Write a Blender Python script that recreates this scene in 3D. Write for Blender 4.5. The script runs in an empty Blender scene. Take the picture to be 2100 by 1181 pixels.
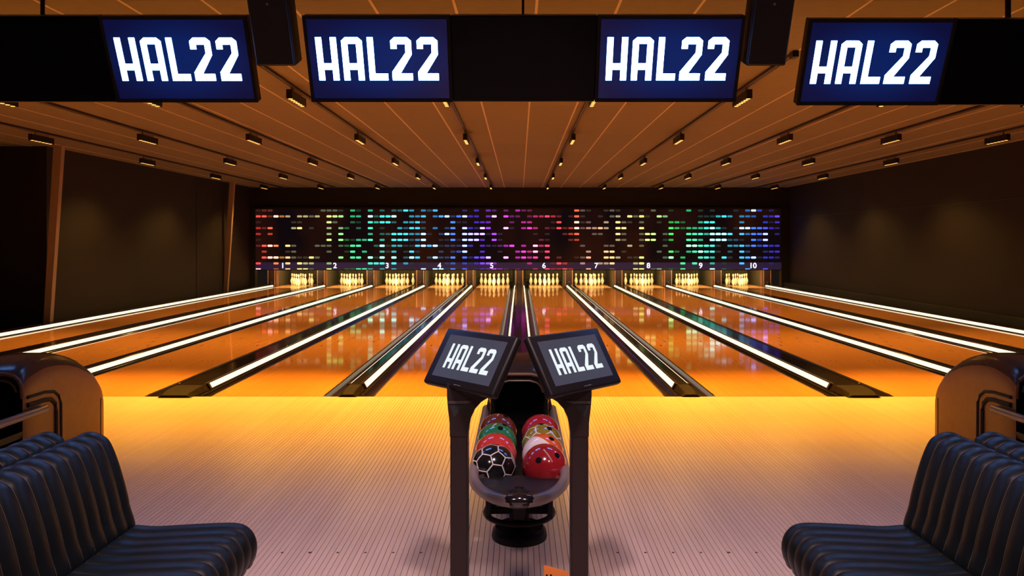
import bpy, bmesh, math, random, colorsys
from mathutils import Vector, Matrix, Euler
random.seed(7)
S = bpy.context.scene
C = S.collection
PI = math.pi

# ------------------------------------------------------------------ camera
CAM_H = 1.486
cam_data = bpy.data.cameras.new('camera')
cam = bpy.data.objects.new('camera', cam_data)
C.objects.link(cam)
cam.location = (0, 0, CAM_H)
cam.rotation_euler = (PI / 2, 0, 0)
cam_data.sensor_width = 36
cam_data.lens = 36 * 1560 / 2100
cam_data.shift_x = -15 / 2100
cam_data.shift_y = -95.5 / 2100
cam_data.clip_start = 0.05
S.camera = cam

# ------------------------------------------------------------------ world, exposure
w = bpy.data.worlds.new('world')
S.world = w
w.use_nodes = True
w.node_tree.nodes['Background'].inputs[0].default_value = (0.30, 0.20, 0.16, 1)
w.node_tree.nodes['Background'].inputs[1].default_value = 0.035
S.view_settings.view_transform = 'Standard'
S.view_settings.look = 'None'
S.view_settings.gamma = 1
S.view_settings.use_curve_mapping = False
S.view_settings.exposure = 0.0
try:
    S.cycles.use_denoising = True
    S.cycles.max_bounces = 8
    S.cycles.sample_clamp_indirect = 4
except Exception:
    pass


def srgb(r, g, b):
    f = lambda c: (c / 255 / 12.92) if c <= 10.3 else ((c / 255 + 0.055) / 1.055) ** 2.4
    return (f(r), f(g), f(b))


# ------------------------------------------------------------------ lights of the room
def spot(name, loc, power, col, size=100, blend=0.6, radius=0.06, aim=(0, 0, -1), share=None):
    d = share
    if d is None:
        d = bpy.data.lights.new(name, 'SPOT')
        d.energy = power
        d.color = col
        d.spot_size = math.radians(size)
        d.spot_blend = blend
        d.shadow_soft_size = radius
    o = bpy.data.objects.new(name, d)
    C.objects.link(o)
    o.location = loc
    o.rotation_euler = Vector(aim).to_track_quat('-Z', 'Y').to_euler()
    return o


AMBER = (1.0, 0.52, 0.085)
LANE_X = [0.858 + 1.0 * 0, 2.422, 4.138, 5.702, 7.418]
WORD = ['', 'one', 'two', 'three', 'four', 'five', 'six', 'seven', 'eight', 'nine', 'ten']
ORD = ['', 'first', 'second', 'third', 'fourth', 'fifth', 'sixth', 'seventh', 'eighth', 'ninth', 'tenth', 'eleventh']
LANE_CENTRES = [-x for x in reversed(LANE_X)] + LANE_X           # lanes 1..10
TRACK_X = [-7.38, -5.74, -4.10, -2.46, -0.82, 0.82, 2.46, 4.10, 5.74, 7.38]
FIX_Y = [8.4, 11.75, 15.1, 18.5, 22.0]
CEIL = 3.187
lane_lamp = None
front_lamp = None
second_lamp = None
for tx in TRACK_X:
    for fy in FIX_Y:
        if fy == FIX_Y[0]:
            o = spot('track_lamp', (tx, fy, 2.985), 1200, (1.0, 0.475, 0.045), 70, 1.0, 0.12, (0, -0.425, -1), front_lamp)
            front_lamp = o.data
        elif fy == FIX_Y[1]:
            o = spot('track_lamp', (tx, fy, 2.985), 290, AMBER, 108, 0.8, 0.12, (0, -0.36, -1), second_lamp)
            second_lamp = o.data
        else:
            o = spot('track_lamp', (tx, fy, 2.985), 160, AMBER, 122, 0.7, 0.12, (0, -0.12, -1), lane_lamp)
            lane_lamp = o.data
concourse = None
for lx in (-1.3, 1.3):
    o = spot('concourse_lamp', (lx, 0.9, 3.1), 300, (1.0, 0.73, 0.80), 88, 0.8, 0.30, (0, 0.42, -1), concourse)
    concourse = o.data
spot('concourse_lamp', (0.05, 1.75, 3.1), 290, (1.0, 0.73, 0.80), 88, 0.8, 0.12, (0, 0.30, -1))
pinlamp = bpy.data.lights.new('pin_deck_lamp', 'AREA')
pinlamp.energy = 75
pinlamp.color = (1.0, 0.70, 0.26)
pinlamp.shape = 'RECTANGLE'
pinlamp.size = 1.0
pinlamp.size_y = 0.12
for lx in LANE_CENTRES:
    o = bpy.data.objects.new('pin_deck_lamp', pinlamp)
    C.objects.link(o)
    o.location = (lx, 24.35, 0.80)
    o.rotation_euler = Vector((0, 1, -0.38)).to_track_quat('-Z', 'Y').to_euler()


# ------------------------------------------------------------------ material helpers
MATS = {}


def mat(name, col, rough=0.5, metal=0.0, spec=0.5, coat=0.0, coat_rough=0.05, noise=0.0, nscale=(1, 1, 1), nsize=8.0, bump=0.0, vary=0.0):
    if name in MATS:
        return MATS[name]
    m = bpy.data.materials.new(name)
    m.use_nodes = True
    nt = m.node_tree
    b = nt.nodes['Principled BSDF']
    b.inputs['Base Color'].default_value = (*col, 1)
    b.inputs['Roughness'].default_value = rough
    b.inputs['Metallic'].default_value = metal
    b.inputs['Specular IOR Level'].default_value = spec
    b.inputs['Coat Weight'].default_value = coat
    b.inputs['Coat Roughness'].default_value = coat_rough
    src = None
    if noise or bump:
        tc = nt.nodes.new('ShaderNodeTexCoord')
        mp = nt.nodes.new('ShaderNodeMapping')
        mp.inputs['Scale'].default_value = nscale
        nz = nt.nodes.new('ShaderNodeTexNoise')
        nz.inputs['Scale'].default_value = nsize
        nz.inputs['Detail'].default_value = 4
        nt.links.new(tc.outputs['Object'], mp.inputs['Vector'])
        nt.links.new(mp.outputs['Vector'], nz.inputs['Vector'])
        if noise:
            rmp = nt.nodes.new('ShaderNodeMapRange')
            rmp.inputs['From Min'].default_value = 0.25
            rmp.inputs['From Max'].default_value = 0.75
            rmp.inputs['To Min'].default_value = 1 - noise
            rmp.inputs['To Max'].default_value = 1 + noise
            nt.links.new(nz.outputs['Fac'], rmp.inputs['Value'])
            src = rmp.outputs['Result']
        if bump:
            bp = nt.nodes.new('ShaderNodeBump')
            bp.inputs['Strength'].default_value = bump
            bp.inputs['Distance'].default_value = 0.01
            nt.links.new(nz.outputs['Fac'], bp.inputs['Height'])
            nt.links.new(bp.outputs['Normal'], b.inputs['Normal'])
    if vary:
        oi = nt.nodes.new('ShaderNodeObjectInfo')
        r2 = nt.nodes.new('ShaderNodeMapRange')
        r2.inputs['To Min'].default_value = 1 - vary
        r2.inputs['To Max'].default_value = 1 + vary
        nt.links.new(oi.outputs['Random'], r2.inputs['Value'])
        if src is None:
            src = r2.outputs['Result']
        else:
            mu = nt.nodes.new('ShaderNodeMath')
            mu.operation = 'MULTIPLY'
            nt.links.new(src, mu.inputs[0])
            nt.links.new(r2.outputs['Result'], mu.inputs[1])
            src = mu.outputs[0]
    if src is not None:
        vm = nt.nodes.new('ShaderNodeVectorMath')
        vm.operation = 'SCALE'
        vm.inputs[0].default_value = col
        nt.links.new(src, vm.inputs['Scale'])
        nt.links.new(vm.outputs['Vector'], b.inputs['Base Color'])
    MATS[name] = m
    return m


def emit(name, col, strength):
    if name in MATS:
        return MATS[name]
    m = bpy.data.materials.new(name)
    m.use_nodes = True
    nt = m.node_tree
    b = nt.nodes['Principled BSDF']
    b.inputs['Base Color'].default_value = (0.02, 0.02, 0.02, 1)
    b.inputs['Emission Color'].default_value = (*col, 1)
    b.inputs['Emission Strength'].default_value = strength
    b.inputs['Roughness'].default_value = 0.4
    MATS[name] = m
    return m


# ------------------------------------------------------------------ mesh helpers
def mesh(name, verts, faces, m, smooth=False, mids=None):
    me = bpy.data.meshes.new(name)
    me.from_pydata([tuple(v) for v in verts], [], faces)
    for k in (m if isinstance(m, (list, tuple)) else [m]):
        me.materials.append(k)
    if smooth:
        me.polygons.foreach_set('use_smooth', [True] * len(me.polygons))
    if mids:
        me.polygons.foreach_set('material_index', mids)
    me.update()
    return me


def link(name, me, parent=None, loc=(0, 0, 0), rot=None):
    o = bpy.data.objects.new(name, me)
    C.objects.link(o)
    o.location = loc
    if rot is not None:
        o.rotation_euler = rot
    if parent is not None:
        o.parent = parent
    return o


class MB:
    """collects shapes into one mesh"""

    def __init__(s):
        s.v = []
        s.f = []

    def add(s, v, f):
        n = len(s.v)
        s.v += [tuple(p) for p in v]
        s.f += [tuple(i + n for i in q) for q in f]
        return s

    def box(s, x0, x1, y0, y1, z0, z1):
        v = [(x0, y0, z0), (x1, y0, z0), (x1, y1, z0), (x0, y1, z0), (x0, y0, z1), (x1, y0, z1), (x1, y1, z1), (x0, y1, z1)]
        f = [(0, 3, 2, 1), (4, 5, 6, 7), (0, 1, 5, 4), (1, 2, 6, 5), (2, 3, 7, 6), (3, 0, 4, 7)]
        return s.add(v, f)

    def bbox(s, x0, x1, y0, y1, z0, z1, b=0.005, seg=2):
        bm = bmesh.new()
        bmesh.ops.create_cube(bm, size=1)
        for p in bm.verts:
            p.co = Vector(((x0 + x1) / 2 + p.co.x * (x1 - x0), (y0 + y1) / 2 + p.co.y * (y1 - y0), (z0 + z1) / 2 + p.co.z * (z1 - z0)))
        bmesh.ops.bevel(bm, geom=list(bm.edges), offset=b, segments=seg, affect='EDGES', profile=0.5)
        bm.verts.index_update()
        s.add([p.co[:] for p in bm.verts], [[q.index for q in f.verts] for f in bm.faces])
        bm.free()
        return s

    def tube(s, path, r, n=10, closed=False, caps=True):
        path = [Vector(p) for p in path]
        N = len(path)
        rings = []
        up = Vector((0, 0, 1))
        for i, p in enumerate(path):
            a = path[(i - 1) % N] if (closed or i > 0) else p
            b = path[(i + 1) % N] if (closed or i < N - 1) else p
            t = (b - a).normalized()
            u = up if abs(t.dot(up)) < 0.95 else Vector((1, 0, 0))
            sx = t.cross(u).normalized()
            sy = sx.cross(t).normalized()
            rr = r[i] if isinstance(r, (list, tuple)) else r
            rings.append([p + (sx * math.cos(2 * PI * k / n) + sy * math.sin(2 * PI * k / n)) * rr for k in range(n)])
        return s.loft(rings, closed, caps)

    def loft(s, rings, closed=False, caps=True):
        n = len(rings[0])
        v = [p for r in rings for p in r]
        f = []
        R = len(rings)
        for i in range(R if closed else R - 1):
            j = (i + 1) % R
            for k in range(n):
                l = (k + 1) % n
                f.append((i * n + k, i * n + l, j * n + l, j * n + k))
        if caps and not closed:
            f.append(tuple(range(n))[::-1])
            f.append(tuple((R - 1) * n + k for k in range(n)))
        return s.add(v, f)

    def lathe(s, prof, n=24, c=(0, 0, 0)):
        rings = [[(c[0] + r * math.cos(2 * PI * k / n), c[1] + r * math.sin(2 * PI * k / n), c[2] + z) for k in range(n)] for r, z in prof]
        return s.loft(rings)

    def prism(s, poly, axis, a, b):
        """poly: 2D points; axis 'y' -> (x,z) extruded a..b in y; 'x' -> (y,z); 'z' -> (x,y)"""
        put = {'y': lambda p, t: (p[0], t, p[1]), 'x': lambda p, t: (t, p[0], p[1]), 'z': lambda p, t: (p[0], p[1], t)}[axis]
        n = len(poly)
        v = [put(p, a) for p in poly] + [put(p, b) for p in poly]
        f = [tuple(range(n)), tuple(range(2 * n - 1, n - 1, -1))]
        for k in range(n):
            l = (k + 1) % n
            f.append((k, k + n, l + n, l))
        return s.add(v, f)

    def me(s, name, m, smooth=False):
        me = mesh(name, s.v, s.f, m)
        bm = bmesh.new()
        bm.from_mesh(me)
        bmesh.ops.recalc_face_normals(bm, faces=bm.faces)
        bm.to_mesh(me)
        bm.free()
        if smooth:
            me.polygons.foreach_set('use_smooth', [True] * len(me.polygons))
            try:
                me.set_sharp_from_angle(angle=math.radians(42))
            except Exception:
                pass
        me.update()
        return me

    def obj(s, name, m, parent=None, smooth=False, loc=(0, 0, 0), rot=None):
        return link(name, s.me(name, m, smooth), parent, loc, rot)


def tag(o, label=None, cat=None, group=None, kind=None):
    for k, v in (('label', label), ('category', cat), ('group', group), ('kind', kind)):
        if v:
            o[k] = v
    return o


def thing(name, label, cat, loc=(0, 0, 0), rot=None, group=None):
    o = bpy.data.objects.new(name, None)
    C.objects.link(o)
    o.location = loc
    o.empty_display_size = 0.1
    if rot is not None:
        o.rotation_euler = rot
    return tag(o, label, cat, group)


def copy_tree(o, parent=None):
    c = o.copy()
    C.objects.link(c)
    if parent is not None:
        c.parent = parent
    for ch in list(o.children):
        copy_tree(ch, c)
    return c


def spline(pts, per=6, closed=True):
    """Catmull-Rom through 2D points"""
    out = []
    n = len(pts)
    rng = range(n) if closed else range(n - 1)
    for i in rng:
        p0, p1, p2, p3 = (Vector(pts[(i + d) % n] if closed else pts[min(max(i + d, 0), n - 1)]) for d in (-1, 0, 1, 2))
        for k in range(per):
            t = k / per
            out.append(0.5 * ((2 * p1) + (p2 - p0) * t + (2 * p0 - 5 * p1 + 4 * p2 - p3) * t * t + (3 * p1 - p0 - 3 * p2 + p3) * t ** 3))
    if not closed:
        out.append(Vector(pts[-1]))
    return out


# ------------------------------------------------------------------ materials
M_board = mat('maple_board', (0.56, 0.40, 0.32), 0.34, noise=0.08, nscale=(20, 1, 1), nsize=3, vary=0.05)
M_lane = mat('lane_wood', (0.64, 0.265, 0.090), 0.05, noise=0.07, nscale=(12, 0.25, 1), nsize=2.0, spec=0.5)
M_deck = mat('pin_deck_wood', (0.60, 0.30, 0.12), 0.12)
M_black_gloss = mat('glossy_black_plastic', (0.013, 0.009, 0.010), 0.11, spec=0.7, noise=0.2, nsize=5)
M_gutter = mat('gutter_plastic', (0.010, 0.005, 0.0035), 0.22, noise=0.2, nscale=(1, .2, 1), nsize=6)
M_black = mat('black_plastic', (0.007, 0.005, 0.005), 0.42, spec=0.22, noise=0.15, nsize=20)
M_mattblack = mat('matt_black', (0.007, 0.006, 0.006), 0.8, noise=0.1, nsize=10)
M_dark_steel = mat('dark_painted_steel', (0.015, 0.008, 0.007), 0.45, spec=0.3, noise=0.12, nsize=30)
M_nose = mat('brown_nose_plastic', (0.009, 0.0035, 0.0025), 0.6, spec=0.06, noise=0.15, nsize=8)
M_edge = mat('bright_edge_trim', (0.12, 0.08, 0.055), 0.35, metal=0.5)
M_sub = mat('subfloor', (0.012, 0.010, 0.010), 0.8, noise=0.2, nsize=3)
M_wall = mat('dark_brown_wall', (0.0080, 0.0038, 0.006), 0.75, noise=0.18, nscale=(1, 1, 1), nsize=1.6)
M_wall_black = mat('black_wall', (0.006, 0.005, 0.007), 0.7, noise=0.15, nsize=2)
M_post = mat('pale_column_paint', (0.36, 0.25, 0.21), 0.7, noise=0.05, nsize=4)
M_tile = mat('ceiling_tile', (0.205, 0.175, 0.14), 0.85, noise=0.07, nscale=(1, 6, 1), nsize=7, vary=0.04)
M_grid = mat('ceiling_grid_metal', (0.62, 0.50, 0.38), 0.5, noise=0.03, nsize=10)
M_lip = mat('tile_edge', (0.30, 0.23, 0.155), 0.7, noise=0.03, nsize=10)
M_strip = emit('light_strip_glow', (1.0, 0.80, 0.52), 1.7)
M_led = emit('amber_diode', (1.0, 0.44, 0.10), 2.2)
M_bronze = mat('bronze_plastic', (0.20, 0.070, 0.020), 0.40, noise=0.10, nsize=14)
M_bronze_dark = mat('dark_bronze_plastic', (0.050, 0.030, 0.022), 0.24, noise=0.15, nsize=14)
M_tube = mat('grey_brown_tube', (0.21, 0.155, 0.135), 0.34, metal=0.0, noise=0.06, nsize=18)
M_kick = mat('kickback_laminate', (0.13, 0.040, 0.018), 0.35, noise=0.15, nscale=(1, 1, .3), nsize=6)
M_kick_front = mat('kickback_front', (0.010, 0.004, 0.0045), 0.3, noise=0.1, nsize=6)
M_curtain = mat('pit_curtain_cloth', (0.045, 0.033, 0.016), 0.9, noise=0.3, nscale=(4, 1, .5), nsize=4)
M_leather = mat('blue_black_leather', (0.0022, 0.0034, 0.0030), 0.43, spec=0.30, noise=0.15, nsize=40, bump=0.08)
M_piping = mat('brown_piping', (0.06, 0.038, 0.028), 0.45, noise=0.1, nsize=30)
M_hole = mat('finger_hole_black', (0.003, 0.002, 0.002), 0.7, spec=0.1)
M_white_line = mat('white_print', (0.70, 0.60, 0.56), 0.3, noise=0.04, nsize=30)
M_text = emit('screen_lettering', (0.14, 0.36, 1.0), 30.0)
M_text_small = emit('tablet_lettering', (0.88, 0.97, 1.0), 0.95)


def pin_material():
    m = mat('pin_plastic', (0.85, 0.80, 0.66), 0.25)
    nt = m.node_tree
    tc = nt.nodes.new('ShaderNodeTexCoord')
    sp = nt.nodes.new('ShaderNodeSeparateXYZ')
    rp = nt.nodes.new('ShaderNodeValToRGB')
    rp.color_ramp.interpolation = 'CONSTANT'
    mr = nt.nodes.new('ShaderNodeMapRange')
    mr.inputs['From Max'].default_value = 0.381
    nt.links.new(tc.outputs['Object'], sp.inputs[0])
    nt.links.new(sp.outputs['Z'], mr.inputs['Value'])
    nt.links.new(mr.outputs['Result'], rp.inputs['Fac'])
    e = rp.color_ramp.elements
    e[0].color = (0.85, 0.80, 0.66, 1)
    e[0].position = 0
    e[1].position = 0.655
    e[1].color = (0.45, 0.06, 0.03, 1)
    for p, c in ((0.685, (0.85, 0.80, 0.66, 1)), (0.705, (0.45, 0.06, 0.03, 1)), (0.735, (0.85, 0.80, 0.66, 1))):
        k = e.new(p)
        k.color = c
    nt.links.new(rp.outputs['Color'], nt.nodes['Principled BSDF'].inputs['Base Color'])
    return m


M_pin = pin_material()


def screen_material(name, inner, outer, rx, rz, strength=1.0):
    """a lit picture: brighter blue round the lettering, darker towards the borders"""
    m = bpy.data.materials.new(name)
    m.use_nodes = True
    nt = m.node_tree
    b = nt.nodes['Principled BSDF']
    b.inputs['Base Color'].default_value = (0.008, 0.008, 0.01, 1)
    b.inputs['Roughness'].default_value = 0.3
    tc = nt.nodes.new('ShaderNodeTexCoord')
    mp = nt.nodes.new('ShaderNodeMapping')
    mp.inputs['Scale'].default_value = (1 / rx, 1 / rz, 0.0)
    ln = nt.nodes.new('ShaderNodeVectorMath')
    ln.operation = 'LENGTH'
    rp = nt.nodes.new('ShaderNodeValToRGB')
    rp.color_ramp.interpolation = 'EASE'
    rp.color_ramp.elements[0].position = 0.25
    rp.color_ramp.elements[0].color = (*inner, 1)
    rp.color_ramp.elements[1].position = 1.0
    rp.color_ramp.elements[1].color = (*outer, 1)
    nt.links.new(tc.outputs['Object'], mp.inputs['Vector'])
    nt.links.new(mp.outputs['Vector'], ln.inputs[0])
    nt.links.new(ln.outputs['Value'], rp.inputs['Fac'])
    nt.links.new(rp.outputs['Color'], b.inputs['Emission Color'])
    b.inputs['Emission Strength'].default_value = strength
    return m


M_screen = screen_material('blue_screen', srgb(6, 30, 92), srgb(8, 12, 55), 0.60, 0.34)
M_tablet = screen_material('grey_screen', srgb(60, 62, 74), srgb(66, 60, 76), 0.3, 0.2)

# mask wall picture: object colour drives the lit bars
M_bar = bpy.data.materials.new('light_bar_glow')
M_bar.use_nodes = True
_nt = M_bar.node_tree
_oi = _nt.nodes.new('ShaderNodeObjectInfo')
_b = _nt.nodes['Principled BSDF']
_b.inputs['Base Color'].default_value = (0.01, 0.01, 0.01, 1)
_nt.links.new(_oi.outputs['Color'], _b.inputs['Emission Color'])
_b.inputs['Emission Strength'].default_value = 1.0
M_bars = bpy.data.materials.new('dim_bar_glow')
M_bars.use_nodes = True
_nt = M_bars.node_tree
_ca = _nt.nodes.new('ShaderNodeVertexColor')
_ca.layer_name = 'glow'
_b = _nt.nodes['Principled BSDF']
_b.inputs['Base Color'].default_value = (0.01, 0.01, 0.01, 1)
_nt.links.new(_ca.outputs['Color'], _b.inputs['Emission Color'])
_b.inputs['Emission Strength'].default_value = 1.0

# ================================================================== THE SETTING
FOUL = 7.29
PINS_Y = 25.58
DECK_END = 26.75
# subfloor under everything
tag(MB().box(-12.5, 12.5, -1.5, 27.2, -0.32, -0.20).obj('floor_base', M_sub), kind='structure')
# approach: slab + boards
appr = tag(MB().box(-12.0, 12.0, -1.0, FOUL - 0.004, -0.20, -0.020).obj('floor', M_sub), kind='structure')
BW = 0.0272
bme = MB().box(-BW / 2 + 0.0011, BW / 2 - 0.0011, 2.2, FOUL - 0.006, -0.020, 0.0).me('board', M_board)
for k in range(-149, 150):
    link('board', bme, appr, (k * BW, 0, 0))
outer = MB()
for k in list(range(-360, -149)) + list(range(150, 361)):
    outer.box(k * BW - BW / 2 + 0.0011, k * BW + BW / 2 - 0.0011, 2.2, FOUL - 0.006, -0.020, 0.0)
outer.box(-12, 12, -1.0, 2.19, -0.020, 0.0)
tag(outer.obj('outer_boards', M_board, appr), kind='stuff')
dotm = MB().lathe([(0.0068, 0), (0.0068, 0.0006), (0.0001, 0.0006)], 12).me('dot', mat('dark_inlay', (0.03, 0.012, 0.012), 0.4))
big = MB().lathe([(0.009, 0), (0.009, 0.0006), (0.0001, 0.0006)], 12).me('dot', MATS['dark_inlay'])
for sx in (-1, 1):
    for k in range(7):
        link('dot', big if k == 4 else dotm, appr, (sx * (0.47 + 0.1325 * k), 3.634, 0.0))

# ceiling: shell, long grid bars, tiles
ceil = tag(MB().box(-12.5, 12.5, -1.5, 27.2, CEIL + 0.022, CEIL + 0.10).obj('ceiling', M_wall_black), kind='structure')
TW, TL = 0.59, 1.25
cols = list(range(-15, 15))
rows = list(range(-1, 15))
x_of = lambda c: 0.125 + c * TW
y_of = lambda r: 5.77 + r * TL


def tile_mesh(y1):
    g, d = 0.012, 0.006
    return MB().box(g, TW - g, d, y1 - d, 0, 0.022).me('ceiling_tile', M_tile)


tme = tile_mesh(TL)
stuff = MB()
n_tiles = 0
for r in rows:
    for c in cols:
        if n_tiles < 300:
            link('ceiling_tile', tme, ceil, (x_of(c), y_of(r), CEIL))
            n_tiles += 1
        else:
            y1 = min(y_of(r) + TL - 0.006, 24.0)
            stuff.box(x_of(c) + 0.012, x_of(c) + TW - 0.012, y_of(r) + 0.006, y1, CEIL, CEIL + 0.022)
for c in list(range(-21, -15)) + list(range(15, 20)):
    for r in rows[:8]:
        stuff.box(x_of(c) + 0.012, x_of(c) + TW - 0.012, y_of(r) + 0.006, y_of(r) + TL - 0.006, CEIL, CEIL + 0.022)
stuff.box(-12.3, 12.3, -1.2, y_of(-1) - 0.006, CEIL, CEIL + 0.022)
tag(stuff.obj('far_ceiling_tiles', M_tile, ceil), kind='stuff')
gme = MB().box(-0.0105, 0.0105, y_of(-1), 24.0, CEIL - 0.003, CEIL + 0.022).me('grid_bar', M_grid)
for c in range(-15, 16):
    link('grid_bar', gme, ceil, (x_of(c), 0, 0))
cme = MB().box(-8.72, 8.98, -0.0048, 0.0048, CEIL + 0.0005, CEIL + 0.022).me('cross_bar', M_lip)
for r in range(-1, 15):
    link('cross_bar', cme, ceil, (0, y_of(r), 0))

# walls
tag(MB().box(-8.62, -8.45, 13.6, 24.2, -0.20, CEIL + 0.01).obj('wall_left', M_wall), kind='structure')
tag(MB().box(-12.4, -8.62, 13.6, 13.75, -0.20, CEIL + 0.01).obj('wall_left_return', M_wall_black), kind='structure')
tag(MB().box(-12.4, -12.25, -1.2, 13.6, -0.2, CEIL + 0.01).obj('wall_left_front', M_wall_black), kind='structure')
wr = tag(MB().box(8.47, 8.62, -1.2, 24.2, -0.20, CEIL + 0.01).obj('wall_right', M_wall), kind='structure')
MB().box(8.462, 8.472, -1.0, 24.2, 2.214, 2.226).obj('wall_joint', mat('wall_joint_paint', (0.035, 0.022, 0.02), .6), wr)
tag(MB().box(-8.45, 8.47, 24.02, 24.12, 2.40, CEIL + 0.01).obj('wall_back', M_wall_black), kind='structure')
tag(MB().box(-8.62, 8.62, 26.95, 27.1, -0.20, CEIL + 0.01).obj('wall_back_pit', M_wall_black), kind='structure')
tag(MB().box(8.30, 8.47, FOUL, 24.2, -0.20, 0.20).obj('baseboard_right', M_wall_black), kind='structure')
tag(MB().box(-8.45, -8.30, 13.6, 24.2, -0.20, 0.03).obj('baseboard_left', M_wall_black), kind='structure')
# short side returns of the back wall beside the light wall
tag(MB().box(-8.45, -8.30, 23.9, 24.12, 0.0, 2.5).obj('trim_1', M_wall_black), kind='structure')
tag(MB().box(8.24, 8.47, 23.9, 24.12, 0.0, 2.5).obj('trim_2', M_wall_black), kind='structure')
# pale tapered steel columns on the left wall, leaning out towards their foot
for k, (yy, wt, wb) in enumerate(((13.55, 0.150, 0.115), (21.75, 0.135, 0.115))):
    xt, xb = -8.25, -8.44
    poly = [(xb - 0.01, 0.02), (xb + wb - 0.01, 0.02), (xt + wt - 0.02, CEIL), (xt - 0.02, CEIL)]
    tag(MB().prism(poly, 'y', yy - 0.05, yy + 0.05).obj('trim_%d' % (k + 3), M_post), kind='structure')
# dark fabric seams on the left wall
tag(MB().box(-8.452, -8.44, 19.9, 19.93, 0.0, CEIL).obj('trim_5', M_wall_black), kind='structure')
# dark plaster ridge left of first column
tag(MB().box(-11.0, -10.96, 13.58, 13.602, 0.0, CEIL).obj('trim_6', M_wall), kind='structure')

# ================================================================== LANES
W = 0.533
lane_me = MB().bbox(-W, W, FOUL, 25.25, -0.045, 0.0, 0.003, 1).me('lane_bed', M_lane)
deck_me = MB().bbox(-W, W, 25.254, DECK_END, -0.045, 0.002, 0.003, 1).me('pin_deck', M_deck)
arrow_me = MB().prism([(-0.014, -0.075), (0.014, -0.075), (0.0, 0.075)], 'z', 0.0, 0.0006).me('arrow_mark', mat('arrow_inlay', (0.10, 0.03, 0.015), 0.2))
rounddot_me = MB().lathe([(0.011, 0), (0.011, 0.0006), (0.0001, 0.0006)], 10).me('dot_mark', MATS['arrow_inlay'])
foot_me = MB().box(-W - 0.0, W + 0.0, FOUL + 0.02, 26.7, -0.20, -0.045).me('lane_support', M_sub)
for n, lx in enumerate(LANE_CENTRES, 1):
    L = thing('bowling_lane', 'glossy orange bowling lane, %s from the left wall' % ORD[n], 'bowling lane', (lx, 0, 0), group='bowling lanes')
    link('lane_bed', lane_me, L)
    link('pin_deck', deck_me, L)
    link('lane_support', foot_me, L)
    for k in range(-3, 4):
        link('arrow_mark', arrow_me, L, (k * 0.133, 12.15 - abs(k) * 0.42, 0))
    for k in (-0.40, -0.33, -0.27, -0.20, 0.20, 0.27, 0.33, 0.40):
        link('dot_mark', rounddot_me, L, (k, 9.45, 0))

# ================================================================== DIVIDERS
DIV = [(-8.2, 'out_l')] + [(-6.56, 'pair'), (-4.92, 'slim'), (-3.28, 'pair'), (-1.64, 'slim'), (0.0, 'pair'), (1.64, 'slim'), (3.28, 'pair'), (4.92, 'slim'), (6.56, 'pair')] + [(8.2, 'out_r')]
# order follows the lane gaps 0|1, 1|2, ... 10|11
DIV_NAMES = ['beside the left wall'] + ['between the %s and %s lanes from left' % (ORD[k], ORD[k + 1]) for k in range(1, 10)] + ['beside the right wall']
STRIP0, STRIP1 = 7.68, 25.05


def trough(x0, x1):
    """concave gutter between x0 and x1, with thickness"""
    n = 8
    top = []
    for k in range(n + 1):
        t = k / n
        top.append((x0 + (x1 - x0) * t, -0.004 - 0.075 * math.sin(PI * t) ** 0.7))
    poly = top + [(x1, -0.10), (x0, -0.10)]
    m = MB()
    m.prism(poly, 'y', FOUL, 25.25)
    return m


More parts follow.
